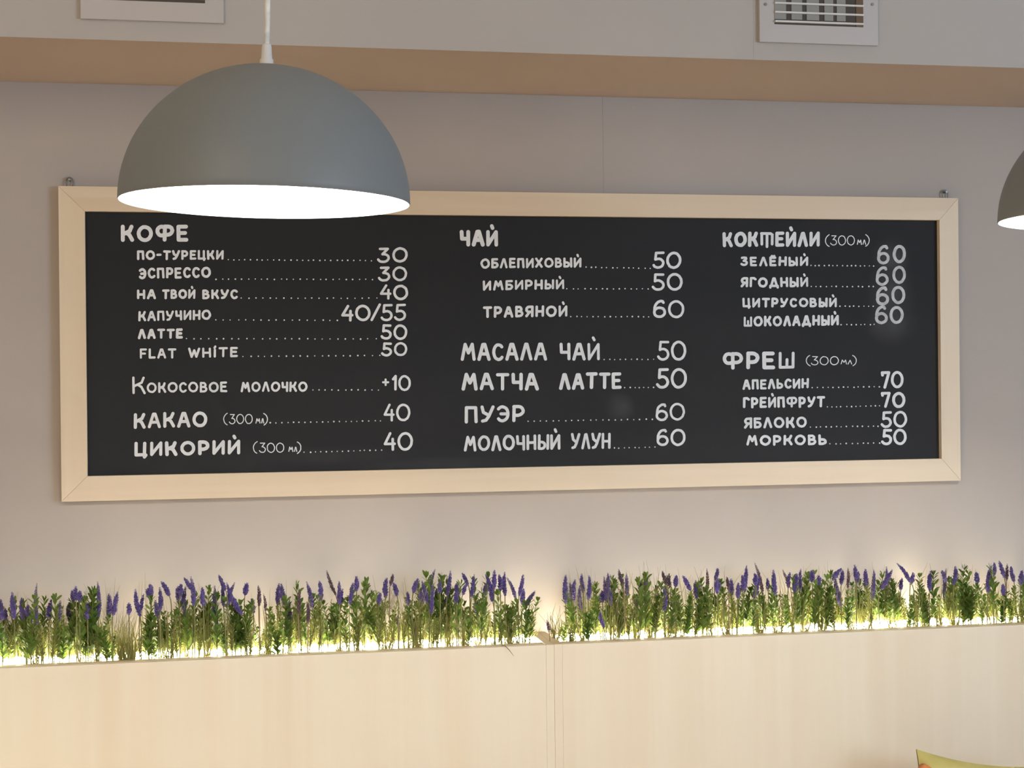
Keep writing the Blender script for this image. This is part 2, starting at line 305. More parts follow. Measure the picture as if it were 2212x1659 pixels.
# ---- hand lettering: every glyph is a set of brush strokes in a box one cap-height tall
def arc(cx, cy, rx, ry, a0, a1, n=14):
    return [(cx+rx*math.cos(math.radians(a0+(a1-a0)*i/n)), cy+ry*math.sin(math.radians(a0+(a1-a0)*i/n))) for i in range(n+1)]
def bowl(x, yb, yt, w):                      # D-shaped bowl to the right of a stem
    r = (yt-yb)/2
    return [(x, yt), (x+w*.45, yt)]+arc(x+w*.45, yb+r, w*.55, r, 90, -90, 10)[1:]+[(x, yb)]
II = [[(0, 1), (0, 0), (.56, 1), (.56, 0)]]
TICK = [(.27, 1.46), (.33, 1.30)]
G = {
 'А': (.62, [[(0, 0), (.24, 1), (.36, 1), (.62, 0)], [(.11, .36), (.52, .36)]]),
 'Б': (.50, [[(.46, 1), (0, 1), (0, 0)], bowl(0, 0, .55, .5)]),
 'В': (.50, [[(0, 0), (0, 1)], bowl(0, .53, 1, .42), bowl(0, 0, .53, .5)]),
 'Г': (.44, [[(0, 0), (0, 1), (.30, 1), (.44, .86)]]),
 'Д': (.72, [[(.10, .08), (.30, 1), (.42, 1), (.62, .08)], [(0, -.14), (0, .06), (.72, .06), (.72, -.14)]]),
 'Е': (.46, [[(.44, 1), (0, 1), (0, 0), (.46, 0)], [(0, .52), (.38, .52)]]),
 'Ё': (.46, [[(.44, 1), (0, 1), (0, 0), (.46, 0)], [(0, .52), (.38, .52)], [(.12, 1.2), (.14, 1.22)], [(.32, 1.2), (.34, 1.22)]]),
 'З': (.46, [[(.02, .97), (.20, 1), (.40, .96), (.40, .80), (.17, .56)]+arc(.2, .28, .26, .28, 80, -150, 10)[1:]]),
 'И': (.56, II), 'Й': (.56, II+[TICK]),
 'К': (.54, [[(0, 0), (0, 1)], [(.50, 1), (.40, .68), (.05, .46)], [(.22, .52), (.38, .40), (.54, 0)]]),
 'Л': (.56, [[(0, 0), (.24, 1), (.32, 1), (.56, 0)]]),
 'М': (.74, [[(0, 0), (.16, 1), (.38, .42), (.60, 1), (.74, 0)]]),
 'Н': (.54, [[(0, 0), (0, 1)], [(.54, 0), (.54, 1)], [(0, .48), (.54, .48)]]),
 'О': (.72, [arc(.36, .5, .36, .5, 90, 450, 24)]),
 'П': (.52, [[(0, 0), (0, 1), (.48, 1), (.52, 0)]]),
 'Р': (.48, [[(0, 0), (0, 1)], bowl(0, .38, 1, .48)]),
 'С': (.52, [arc(.30, .5, .30, .5, 45, 315, 18)]),
 'Т': (.58, [[(0, 1), (.58, 1)], [(.29, 1), (.29, 0)]]),
 'т': (.86, [[(0, 1), (.74, 1), (.86, .9), (.86, .1)], [(.04, 1), (.04, .1)], [(.45, 1), (.45, -.10)]]),
 'У': (.58, [[(0, 1), (.08, .62), (.30, .45)], [(.58, 1), (.36, .32), (.22, .06), (.04, .0)]]),
 'Ф': (.86, [arc(.24, .66, .24, .34, 60, 300, 14), [(.36, .95), (.43, 1)], [(.36, .37), (.43, .38)], [(.43, 0), (.43, 1)], bowl(.43, .38, 1, .43)]),
 'Х': (.54, [[(0, 1), (.54, 0)], [(.54, 1), (0, 0)]]),
 'Ц': (.58, [[(0, 1), (0, 0), (.52, 0), (.52, 1)], [(.52, 0), (.60, -.04), (.52, -.2)]]),
 'Ч': (.46, [[(0, 1), (.02, .45), (.46, .45)], [(.46, 1), (.46, 0)]]),
 'Ш': (.66, [[(0, 1), (0, 0), (.66, 0), (.66, 1)], [(.35, .55), (.35, 0)]]),
 'Ы': (.66, [[(0, 1), (0, 0)], bowl(0, 0, .5, .44), [(.66, 1), (.66, 0)]]),
 'Ь': (.48, [[(0, 1), (0, 0)], bowl(0, 0, .52, .48)]),
 'Э': (.50, [arc(.20, .5, .30, .5, 135, -135, 18), [(.12, .5), (.48, .5)]]),
 'Я': (.50, [[(.50, 1), (.50, 0)], [(.50, 1), (.22, 1)]+arc(.22, .72, .22, .28, 90, 270, 8)[1:]+[(.50, .44)], [(.26, .44), (.0, 0)]]),
 'F': (.46, [[(.46, 1), (0, 1), (0, 0)], [(0, .5), (.38, .5)]]),
 'L': (.44, [[(0, 1), (0, 0), (.44, 0)]]), 'A': (.62, [[(0, 0), (.24, 1), (.36, 1), (.62, 0)], [(.11, .36), (.52, .36)]]),
 'T': (.58, [[(0, 1), (.58, 1)], [(.29, 1), (.29, 0)]]),
 'W': (.80, [[(0, 1), (.2, 0), (.42, .8), (.60, 0), (.80, 1)]]),
 'H': (.54, [[(0, 0), (0, 1)], [(.54, 0), (.54, 1)], [(0, .48), (.54, .48)]]),
 'I': (.06, [[(.03, 0), (.03, .8)], [(.02, 1.08), (.07, 1.22)]]),
 'E': (.46, [[(.44, 1), (0, 1), (0, 0), (.46, 0)], [(0, .52), (.38, .52)]]),
 '-': (.30, [[(0, .55), (.30, .55)]]), '+': (.42, [[(0, .5), (.42, .5)], [(.21, .24), (.21, .76)]]),
 '/': (.50, [[(0, 0), (.50, 1.02)]]),
 '(': (.20, [arc(.42, .5, .42, .68, 118, 242, 8)]), ')': (.20, [arc(-.22, .5, .42, .68, 62, -62, 8)]),
 '0': (.84, [arc(.42, .5, .42, .5, 90, 450, 26)]),
 '1': (.28, [[(0, .78), (.24, 1), (.24, 0)]]),
 '3': (.66, [[(.10, 1), (.60, 1), (.26, .60)]+arc(.30, .30, .35, .30, 75, -160, 14)]),
 '4': (.62, [[(.34, 1), (0, .36), (.62, .36)], [(.50, .66), (.50, 0)]]),
 '5': (.62, [[(.60, 1), (.12, 1), (.08, .56)]+arc(.27, .31, .34, .30, 115, -155, 14)]),
 '6': (.64, [[(.54, .90)]+arc(.42, .50, .40, .50, 80, 180, 8)+[(.015, .34)], arc(.32, .29, .32, .29, 90, 450, 20)]),
 '7': (.58, [[(.02, .84), (.0, 1), (.56, 1), (.24, 0)]]),
}
rnd = random.Random(3)
class Ink:
    """collects brush strokes given in photo pixels and lays them as thin paint on the board face"""
    def __init__(s): s.V = []; s.F = []
    def P(s, x, y, lift): return at(x, y, PY-lift)-bo
    def quad(s, pts, lift):
        b = len(s.V); s.V += [s.P(x, y, lift) for x, y in pts]; s.F.append(tuple(range(b, b+len(pts))))
    def stroke(s, pts, w, lift):
        """one brush stroke without overlaps: mitred strip with round ends; a closed loop has none"""
        q = [pts[0]]
        for p in pts[1:]:
            if math.hypot(p[0]-q[-1][0], p[1]-q[-1][1]) > .3: q.append(p)
        if len(q) < 2: s.dot(q[0][0], q[0][1], w/2, lift, 10); return
        closed = len(q) > 8 and math.hypot(q[0][0]-q[-1][0], q[0][1]-q[-1][1]) < 1.6
        if closed: q = q[:-1]
        n = len(q); lft, rgt = [], []
        def nrm(a, b):
            dx, dy = b[0]-a[0], b[1]-a[1]; d = math.hypot(dx, dy) or 1; return (-dy/d, dx/d)
        for i in range(n):
            a = q[i-1] if (i or closed) else None; c = q[(i+1) % n] if (i < n-1 or closed) else None
            n1 = nrm(a, q[i]) if a else nrm(q[i], c); n2 = nrm(q[i], c) if c else n1
            mx, my = n1[0]+n2[0], n1[1]+n2[1]; d = math.hypot(mx, my) or 1; mx, my = mx/d, my/d
            k = w/2/max(.6, mx*n1[0]+my*n1[1])
            lft.append((q[i][0]+mx*k, q[i][1]+my*k)); rgt.append((q[i][0]-mx*k, q[i][1]-my*k))
        for i in range(n if closed else n-1):
            k = (i+1) % n; s.quad([lft[i], lft[k], rgt[k], rgt[i]], lift)
        if not closed:
            for e, o_ in ((0, 1), (n-1, n-2)):
                nx, ny = nrm(q[o_], q[e]); a0 = math.atan2(ny, nx)
                s.quad([(q[e][0]+w/2*math.cos(a0-math.pi*k/8), q[e][1]+w/2*math.sin(a0-math.pi*k/8)) for k in range(9)], lift)
    def dot(s, x, y, r, lift=.0006, n=8): s.quad([(x+r*math.cos(6.2832*k/n), y+r*math.sin(6.2832*k/n)) for k in range(n)], lift)
    def word(s, txt, x0, x1, yb0, yb1, h, sw):
        sw *= .93; hh = h-sw; adv = []; gap = .11+sw/hh*.88; x = 0
        for c in txt:
            if c == ' ': x += .35; continue
            wd = G[c][0]; adv.append((c, x)); x += wd+gap
        tot = x-gap; sx = (x1-x0-sw)/tot; lift = .0006
        for gi, (c, ax) in enumerate(adv):
            lift = .0004+.0004*(gi % 2)
            dy = rnd.uniform(-.02, .02)*h; sl = rnd.uniform(-.02, .02)
            k = sw*rnd.uniform(.94, 1.06)*(.92 if c in '034567' else .76 if c == 'т' else .8 if c in 'Ш' else .93 if c in 'ИЙФ' else 1)
            for st in G[c][1]:
                pts = []
                for gx, gy in st:
                    px = x0+sw/2+(ax+gx+sl*gy)*sx; t = (px-x0)/max(1, x1-x0)
                    pts.append((px+rnd.uniform(-.25, .25), yb0+(yb1-yb0)*t-sw/2-gy*hh+dy+rnd.uniform(-.25, .25)))
                part = [pts[0]]                            # sharp corners are lifted brush: separate strokes
                for m in range(1, len(pts)):
                    part.append(pts[m])
                    if m < len(pts)-1:
                        ax_, ay_ = pts[m][0]-pts[m-1][0], pts[m][1]-pts[m-1][1]; bx_, by_ = pts[m+1][0]-pts[m][0], pts[m+1][1]-pts[m][1]
                        if ax_*bx_+ay_*by_ < .55*math.hypot(ax_, ay_)*math.hypot(bx_, by_):
                            s.stroke(part, k, lift); lift += .00004; part = [pts[m]]
                s.stroke(part, k, lift); lift += .00004
    def build(s, name, m, parent): return mesh(name, s.V, s.F, m, parent)
def line(words, dots=None, price=None, worn=False, note=None):
    first = None
    for wd in words:
        ink = Ink(); ink.word(*wd); o = ink.build('menu_word', M_CHALK, board); first = first or o
    if note:
        ink = Ink()
        for wd in note: ink.word(*wd)
        ink.build('volume_note', M_CHALK, first)
    if dots:
        d = Ink(); xa, xb, ya, yb, n = dots
        for k in range(n):
            t = k/(n-1); d.dot(xa+(xb-xa)*t+rnd.uniform(-1.5, 1.5), ya+(yb-ya)*t+rnd.uniform(-.5, .5), rnd.uniform(1.3, 1.9))
        d.build('dot_leader', M_CHALK, first)
    if price:
        p = Ink()
        for wd in price: p.word(*wd)
        o = p.build('price', M_WORN if worn else M_CHALK, first)
        if worn: o['label'] = 'price repainted in greyer, smudged chalk'
def ml(xa, n0, n1, m0, m1, xb, yt, yb, h):   # the thin "(300 мл)" note
    hp = yb-yt; yc = (yt+yb)/2
    return [('(', xa, xa+9, yc+h*.52, yc+h*.52, h*1.04, 2.1), ('300', n0, n1, yc+h*.5, yc+h*.5, h, 2.4), ('М', m0, (m0+m1)/2+1, yc+h*.42, yc+h*.42, h*.52, 2.2), ('Л', (m0+m1)/2+2.5, m1, yc+h*.42, yc+h*.42, h*.5, 2.2), (')', xb-9, xb, yc+h*.52, yc+h*.52, h*1.04, 2.2)]
# coffee
line([('КОФЕ', 261, 407, 523, 522, 37, 9.3)])
line([('ПО-ТУРЕЦКИ', 296, 483, 562, 561, 21, 5.4)], (492, 802, 561, 563, 26), [('30', 815, 881, 569, 567, 34, 6.4)])
line([('ЭСПРЕССО', 300, 456, 603, 600, 24, 5.8)], (466, 804, 603, 603.5, 25), [('30', 817, 880, 609, 608, 33, 6.2)])
line([('НА', 296, 337, 646, 646, 21, 5.4), ('ТВОЙ', 350, 422, 646, 646, 21, 5.4), ('ВКУС', 437, 514, 646, 646, 21, 5.4)], (521, 813, 644, 644, 20), [('40', 820, 882, 648, 649, 34, 6.2)])
line([('КАПУЧИНО', 299, 456, 694, 691, 22, 5.2)], (465, 730, 691, 692, 17), [('40', 737, 801, 694, 694, 36, 6.4), ('/', 800, 823, 694, 694, 38, 6), ('55', 823, 878, 695, 693, 38, 6.2)])
line([('ЛАТТЕ', 298, 395, 733, 731, 22, 6)], (402, 812, 731.5, 732, 26), [('50', 823, 880, 734, 734, 34, 6)])
line([('FLAT', 302, 381, 775, 774, 22, 5), ('WHITE', 406, 514, 773, 771.5, 22, 5.2)], (526, 819, 770, 768, 20), [('50', 824, 880, 770, 770, 31, 6)])
line([('К', 286, 315, 851, 851, 38, 5.6), ('ОКОСОВОЕ', 317, 491, 849, 847, 23, 5), ('МОЛОЧКО', 520, 664, 847, 846, 22, 5)], (675, 817, 842.5, 842.5, 11), [('+', 825, 841, 840, 840, 28, 5), ('1', 846, 858, 844, 844, 34, 6), ('0', 860, 888, 845, 845, 35, 6)])
line([('КАКАО', 289, 448, 926, 923, 34, 7.2)], (584, 822, 913.5, 909, 20), [('40', 828, 887, 911, 910, 39, 6.2)], note=ml(482, 495, 546, 552, 571, 579, 891, 920, 22))
line([('ЦИКОРИЙ', 290, 519, 987, 982, 32, 8)], (658, 824, 977, 972, 15), [('40', 829, 892, 974, 973, 41, 6.4)], note=ml(546, 560, 614, 623, 642, 651, 952, 982, 22))
# tea
line([('ЧАЙ', 993, 1076, 532, 532, 36, 9)])
line([('ОБЛЕПИХОВЫЙ', 1038, 1256, 580, 578, 22, 5.3)], (1265, 1404, 577, 580, 13), [('50', 1410, 1472, 582, 580, 38, 6.6)])
line([('ИМБИРНЫЙ', 1043, 1219, 628, 625, 22, 5.5)], (1225, 1401, 624, 624, 15), [('50', 1409, 1475, 629, 629, 39, 6.6)])
line([('ТРАВЯНОЙ', 1043, 1226, 687, 684, 25, 6)], (1233, 1402, 684, 684, 15), [('60', 1410, 1479, 688, 688, 40, 6.6)])
line([('МАСАЛА', 995, 1182, 780, 779, 39, 7.6), ('ЧАЙ', 1209, 1296, 779, 778, 38, 7)], (1305, 1411, 776.5, 776, 10), [('50', 1420, 1483, 780, 779, 44, 6.6)])
line([('МАТЧА', 997, 1164, 844, 843, 38, 7.8), ('ЛАТТЕ', 1208, 1343, 842, 840, 36, 7.8)], (1350, 1412, 837, 837, 7), [('50', 1418, 1484, 841, 839, 45, 7)])
line([('ПУЭР', 1004, 1133, 914, 912, 37, 7.2)], (1141, 1409, 910, 905.5, 21), [('60', 1416, 1480, 910, 909, 39, 6)])
line([('МОЛОЧНЫЙ', 1002, 1211, 975, 972, 34, 6.6), ('УЛУН', 1233, 1319, 971, 970, 35, 6.2)], (1327, 1414, 968, 966, 9), [('60', 1418, 1481, 965, 964, 38, 6.4)])
# cocktails
line([('КОКтЕЙЛИ', 1561, 1771, 534, 533, 33, 8)], note=ml(1782, 1794, 1847, 1851, 1871, 1879, 504, 535, 22))
line([('ЗЕЛЁНЫЙ', 1600, 1746, 575, 575, 21, 5.5)], (1751, 1888, 573.5, 574.5, 15), [('6', 1894, 1922, 572, 572, 43, 7.4), ('0', 1928, 1957, 569, 569, 40, 7.4)], True)
line([('ЯГОДНЫЙ', 1600, 1746, 621, 620, 22, 5.5)], (1751, 1887, 619, 619, 13), [('6', 1891, 1920, 618, 618, 43, 7.4), ('0', 1927, 1957, 614, 614, 40, 7.4)], True)
line([('ЦИТРУСОВЫЙ', 1604, 1808, 664, 664, 21, 5.5)], (1814, 1887, 661.5, 661.5, 8), [('6', 1892, 1921, 660, 660, 42, 7.4), ('0', 1925, 1956, 657, 657, 40, 7.4)], True)
line([('ШОКОЛАДНЫЙ', 1606, 1812, 706, 703, 23, 5.8)], (1818, 1889, 701, 701, 8), [('6', 1890, 1918, 701, 701, 41, 7), ('0', 1921, 1952, 700, 700, 39, 7)], True)
# fresh juice
line([('ФРЕШ', 1561, 1717, 798, 797, 38, 8.6)], note=ml(1741, 1752, 1812, 1816, 1841, 1851, 762, 796, 20))
line([('АПЕЛЬСИН', 1604, 1747, 842, 839, 22, 5.4)], (1754, 1900, 837.5, 835.5, 14), [('70', 1902, 1952, 840, 839, 38, 7)])
line([('ГРЕЙПФРУТ', 1605, 1782, 882, 880, 24, 5.8)], (1786, 1901, 879, 876.5, 12), [('70', 1903, 1956, 881, 881, 35, 7)])
line([('ЯБЛОКО', 1607, 1743, 926, 924, 24, 5.8)], (1751, 1897, 922.5, 920.5, 14), [('50', 1903, 1960, 925, 924, 37, 6.6)])
line([('МОРКОВЬ', 1612, 1786, 963, 961, 23, 5.8)], (1793, 1899, 959, 957, 10), [('50', 1904, 1959, 962, 961, 36, 6.6)])
def sp(x, y, rx, ry, a):
    p = at(x, y, PY)-bo; return ((p.x, PY, p.z), (rx, 1, ry), a)
smudges(M_BOARD, [sp(1925, 560, .07, .07, .13), sp(1925, 640, .08, .14, .16), sp(1925, 700, .09, .07, .14), sp(1340, 880, .05, .05, .12), sp(960, 1005, .3, .03, .05), sp(700, 985, .3, .03, .03)])

# ------------------------------------------------------------------ pendant lamps
R = .2218
def pendant(label, cx, cy, depth, tilt):
    c = at_depth(cx, cy, depth)
    t = empty('pendant_lamp', c, label, 'lamp', 'dome pendant lamps')
    t.rotation_euler = (0, tilt, 0)
    Hh = R*.945; out, inn = [], []
    for k in range(33):
        a = math.radians(90*k/32); out.append((max(.012, R*math.cos(a)), Hh*math.sin(a)))
        inn.append((max(.012, (R-.003)*math.cos(a)), (Hh-.003)*math.sin(a)))
    V, F = lathe([(R-.0015, -.0012)]+[(R, 0.0)]+out[1:]); s = mesh('lamp_shade', V, F, M_SHADE, t, True)
    V, F = lathe([(R-.0014, -.0013), (R-.003, 0)]+inn[1:]); mesh('shade_lining', V, F, M_LINING, s, True)
    V, F = lathe([(.0, Hh+.034), (.0065, Hh+.034), (.0075, Hh+.030), (.0085, Hh+.012), (.0105, Hh+.010), (.0105, Hh-.002), (.016, Hh-.004), (.016, Hh-.05), (0, Hh-.05)], 24)
    mesh('cord_grip', V, F, M_WHITE, t, True)
    V, F = lathe([(0, Hh-.05), (.013, Hh-.052), (.014, Hh-.07), (.028, Hh-.10), (.03, Hh-.12), (.022, Hh-.142), (0, Hh-.15)], 24)
    mesh('bulb', V, F, M_BULB, t, True)
    top = (CEIL-c.z)/math.cos(tilt)
    V, F = [], []; n = 30
    pts = [Vector((math.sin(tilt)*-(i/n)*0+.0012*math.sin(i*.5), 0, Hh+.03+(top-Hh-.03)*i/n)) for i in range(n+1)]
    tube(V, F, pts, .0042, 10); mesh('cord', V, F, M_CORD, t, True)
    V, F = lathe([(.0, top-.03), (.045, top-.028), (.05, top-.001), (0, top-.001)], 32); mesh('ceiling_rose', V, F, M_WHITE, t, True)
pendant('large grey dome pendant lamp in front of the left part of the menu board', 574, 437.5, 2.42, math.radians(.95))
pendant('grey dome pendant lamp cut off by the right edge of the photo', 2436, 472, 2.80, math.radians(.3))

# ------------------------------------------------------------------ planter boxes
j = at(1150, 1366, WY); ZT = j.z                          # rim height from the contact with the wall
jf = at_z(1193, 1389.5, ZT); FY = (at_z(600, 1417, ZT).y+at_z(1700, 1372, ZT).y)/2   # front face
JX = jf.x; TH = .021
print('bulk', zb, BY, 'planter', ZT, FY, JX)
BED = ZT-.021
def planter(name, x0, x1, label):
    t = empty(name, ((x0+x1)/2, (FY+WY)/2, 0), label, 'planter', 'wooden planter partitions'); o_ = t.location
    sub = lambda nm, a, b, c, d, e, f, m, bv=.0006: box(nm, a, b, c, d, e, f, m, t, bv, o_)
    sub('front_panel', x0+TH, x1-TH, FY, FY+.016, 0, ZT-.0006, M_LAM)
    sub('rim', x0+TH, x1-TH, FY+.0164, FY+.040, ZT-.06, ZT, M_RIM)
    sub('back_panel', x0+TH, x1-TH, WY-.014, WY-.0005, 0, ZT-.004, M_RIM)
    for s in (x0, x1-TH):
        sub('side_panel', s+.00015, s+TH-.00015, FY, WY-.0005, 0, ZT-.0003, [M_LAM])
        sub('side_cap', s+.0003, s+TH-.0003, FY+.0003, WY-.001, ZT-.0005, ZT+.0008, M_RIM, .0003)
    sub('bed_board', x0+TH, x1-TH, FY+.0404, WY-.0145, BED-.025, BED-.008, M_RIM)
    return t
PXL, PXR = -2.35, 3.9
planter('planter_box', PXL, JX, 'pale wood planter partition left of the joint, filled with lavender')
planter('planter_box', JX, PXR, 'pale wood planter partition right of the joint, filled with lavender')
YF, YB = FY+.041, WY-.016                                  # inner faces of the bed
IN = [(max(PXL+TH, at(-60, 1400, FY).x), JX-TH), (JX+TH, at(2290, 1340, FY).x)]
ico = bmesh.new(); bmesh.ops.create_icosphere(ico, subdivisions=1, radius=1); IV = [v.co.copy() for v in ico.verts]; IFc = [tuple(v.index for v in f.verts) for f in ico.faces]; ico.free()
def pebbles(x0, x1, label):
    V, F = [], []; rg = random.Random(5)
    n = int((x1-x0)*(YB-YF)/(.0125**2)*1.25)
    for _ in range(n):
        r = rg.uniform(.006, .010); c = Vector((rg.uniform(x0+r, x1-r), rg.uniform(YF+r, YB-r), BED+rg.uniform(-.003, .004))); b = len(V)
        sx, sy, sz = r*rg.uniform(.85, 1.25), r*rg.uniform(.85, 1.2), r*rg.uniform(.7, .95)
        V += [c+Vector((v.x*sx, v.y*sy, v.z*sz)) for v in IV]; F += [tuple(b+i for i in f) for f in IFc]
    o = mesh('white_pebbles', V, F, M_PEB, None, True); tag(o, label, 'pebbles', None, 'stuff')
def led(x0, x1, label):
    t = empty('led_light_strip', ((x0+x1)/2, (YF+YB)/2, BED+.006), label, 'light strip', 'glowing light strips in the planters')
    y = YF+(YB-YF)*.5-t.location.y
    bx = bmesh.new(); add_box(bx, x0+.004-t.location.x, x1-.004-t.location.x, y-.02, y+.02, .002, .006, .001); from_bm('strip_base', bx, M_STRIP, t)
    V, F = [], []; n = max(8, int((x1-x0)/.0125)); rg = random.Random(9)
    for i in range(n):                                     # beads of light sitting close together on the strip
        x = x0+.012+(x1-x0-.024)*i/(n-1)-t.location.x; r = rg.uniform(.006, .0115); c = Vector((x, y+rg.uniform(-.012, .012), .006+r*.8)); b = len(V)
        V += [c+v*r for v in IV]; F += [tuple(b+k for k in f) for f in IFc]
    mesh('light_beads', V, F, M_LED, t, True)
for (a, b), s in zip(IN, ('left', 'right')):
    pebbles(a, b, 'bed of small white pebbles filling the planter %s of the joint' % s)
    led(a, b, 'glowing white light strip among the stems in the planter %s of the joint' % s)

# ------------------------------------------------------------------ artificial plants
rp = random.Random(21)
ORD = 'first second third fourth fifth sixth seventh eighth ninth tenth eleventh twelfth thirteenth fourteenth fifteenth sixteenth seventeenth eighteenth nineteenth twentieth'.split()
TENS = ['', '', 'twenty', 'thirty', 'forty']
def ordw(i):
    if i < 20: return ORD[i]
    n = i+1; return (TENS[n//10]+'-'+ORD[n % 10-1]) if n % 10 else TENS[n//10][:-1]+'ieth'
SEG = [(125, 'left of the board'), (300, 'below the left frame end'), (490, 'below the coffee names'), (690, 'below the coffee dots'), (890, 'below the coffee prices'), (1040, 'below the tea headings'), (1192, 'up to the planter joint'),
       (1300, 'beyond the planter joint'), (1400, 'below the tea dots'), (1500, 'below the tea prices'), (1600, 'before the cocktail names'), (1720, 'below the cocktail names'), (1840, 'below the cocktail dots'), (1970, 'below the cocktail prices'), (2075, 'below the right frame end'), (9999, 'right of the board')]
def label_all(things, kinds, group):
    """things: (object, photo x of its tip, description); counts them from the left inside each stretch"""
    cnt = {}
    for o, x, desc in sorted(things, key=lambda q: q[1]):
        s = next(t for lim, t in SEG if x < lim); i = cnt.get(s, 0); cnt[s] = i+1
        o['label'] = '%s, %s %s from left %s' % (desc, ordw(i), kinds, s); o['group'] = group
def inbox(x, s):
    for a, b in IN:
        if a-.02 <= x <= b+.05 and ((a < JX-.05) == (s < JX)): return min(max(x, a+.006), b-.006)
    return x
LAV = []
def take(ox, oy, sc, rows):
    for (a, b, c, d, *k) in rows: LAV.append((ox+a/sc, oy+b/sc, ox+c/sc, oy+d/sc, k[0] if k else 0))
take(0, 1200, 4.916, [(10, 460, 20, 690), (60, 560, 60, 690), (127, 380, 150, 680), (230, 440, 250, 690), (300, 520, 290, 640), (330, 560, 330, 740), (392, 285, 390, 730), (550, 460, 520, 700), (645, 470, 630, 690), (735, 500, 740, 700), (765, 360, 780, 480), (805, 320, 810, 480), (850, 370, 845, 470), (885, 560, 885, 690), (925, 490, 930, 680), (1035, 270, 1045, 660), (1155, 400, 1155, 640), (1250, 380, 1200, 640), (1365, 500, 1370, 630), (1440, 350, 1490, 650), (1530, 400, 1490, 600), (1570, 340, 1600, 440), (1590, 300, 1605, 440), (1695, 330, 1700, 600), (1650, 470, 1680, 680), (1710, 270, 1800, 430), (1890, 320, 1900, 490), (1925, 300, 1910, 400), (1975, 320, 1950, 590), (1970, 560, 1985, 680), (1950, 230, 2030, 350), (2025, 215, 2060, 530), (2150, 330, 2160, 540)])
take(400, 1200, 4.916, [(315, 310, 335, 740), (350, 200, 430, 370), (390, 290, 410, 550), (530, 280, 450, 540), (440, 280, 600, 630), (660, 290, 635, 400), (715, 450, 725, 615), (770, 310, 785, 540, 1), (830, 400, 855, 590, 1), (1000, 290, 985, 530), (1020, 295, 1060, 530), (1095, 480, 1115, 680), (1205, 330, 1205, 620, 1), (1285, 270, 1350, 560), (1290, 480, 1300, 720, 1), (1425, 265, 1440, 480), (1500, 150, 1600, 420, 1), (1635, 265, 1640, 520), (1675, 345, 1650, 520), (1780, 285, 1750, 520), (1813, 215, 1820, 380)])
take(800, 1200, 4.916, [(110, 390, 90, 520), (180, 230, 160, 450), (240, 190, 210, 260, 1), (240, 290, 285, 430), (395, 380, 400, 530), (510, 240, 455, 400), (530, 370, 550, 530), (545, 260, 610, 510), (690, 140, 620, 430), (670, 290, 650, 620), (705, 350, 705, 480), (850, 155, 815, 430), (735, 270, 740, 330), (835, 420, 700, 660), (915, 290, 930, 330), (970, 180, 1040, 290), (1040, 270, 980, 420), (1105, 190, 1075, 450), (1220, 195, 1300, 490), (1225, 290, 1220, 380), (1320, 150, 1315, 360), (1365, 195, 1380, 380), (1428, 170, 1430, 430), (1445, 225, 1545, 460), (1625, 195, 1580, 430), (1630, 345, 1615, 530), (1755, 370, 1630, 560), (1130, 490, 1135, 560), (905, 380, 915, 450), (290, 630, 300, 700, 1), (1875, 680, 1900, 800, 1)])
take(1150, 1200, 4.916, [(355, 200, 355, 510), (395, 280, 410, 490), (455, 250, 430, 490), (525, 185, 540, 400), (505, 310, 520, 590), (600, 205, 595, 470), (740, 370, 745, 480), (760, 215, 780, 470), (800, 180, 785, 480), (855, 345, 830, 540), (930, 430, 905, 570), (915, 140, 965, 310, 1), (1000, 180, 1010, 430), (1110, 440, 1105, 550), (1155, 270, 1150, 350), (1210, 220, 1195, 330), (1310, 310, 1320, 450), (1390, 330, 1400, 590), (1380, 160, 1430, 310, 1), (1455, 185, 1465, 340, 1), (1530, 205, 1520, 310), (1595, 210, 1680, 370), (720, 590, 760, 770)])
take(1500, 1180, 3.107, [(10, 225, 15, 350), (28, 225, 18, 330), (83, 145, 85, 310, 1), (155, 145, 138, 200), (140, 190, 190, 315), (150, 225, 155, 320), (215, 200, 228, 290, 1), (245, 215, 250, 330), (295, 240, 290, 350), (350, 125, 335, 300), (320, 190, 325, 300), (400, 100, 460, 330, 1), (405, 180, 410, 250), (440, 200, 400, 350), (490, 210, 495, 300), (530, 155, 540, 330), (590, 150, 640, 270, 1), (645, 170, 630, 280), (690, 180, 670, 310), (715, 145, 710, 300), (785, 160, 790, 240), (832, 195, 832, 260), (990, 145, 925, 200), (995, 155, 985, 260), (940, 190, 985, 410), (1030, 140, 1030, 280, 1), (1075, 120, 1085, 230), (1100, 165, 1085, 230), (1148, 150, 1155, 270), (1205, 155, 1190, 370), (1290, 130, 1290, 330), (1330, 155, 1255, 290), (1355, 110, 1450, 240), (1470, 175, 1450, 240), (1395, 210, 1385, 270), (1590, 160, 1580, 300), (1660, 160, 1690, 230), (1690, 145, 1680, 370), (1750, 130, 1740, 260), (1890, 170, 1900, 250), (1995, 125, 1970, 310), (2010, 105, 2010, 200), (2045, 95, 2080, 210), (2100, 115, 2095, 230, 1), (2125, 130, 2145, 240), (2200, 160, 2190, 260), (2070, 250, 2075, 300), (1500, 240, 1540, 310, 1)])
lav_things = []
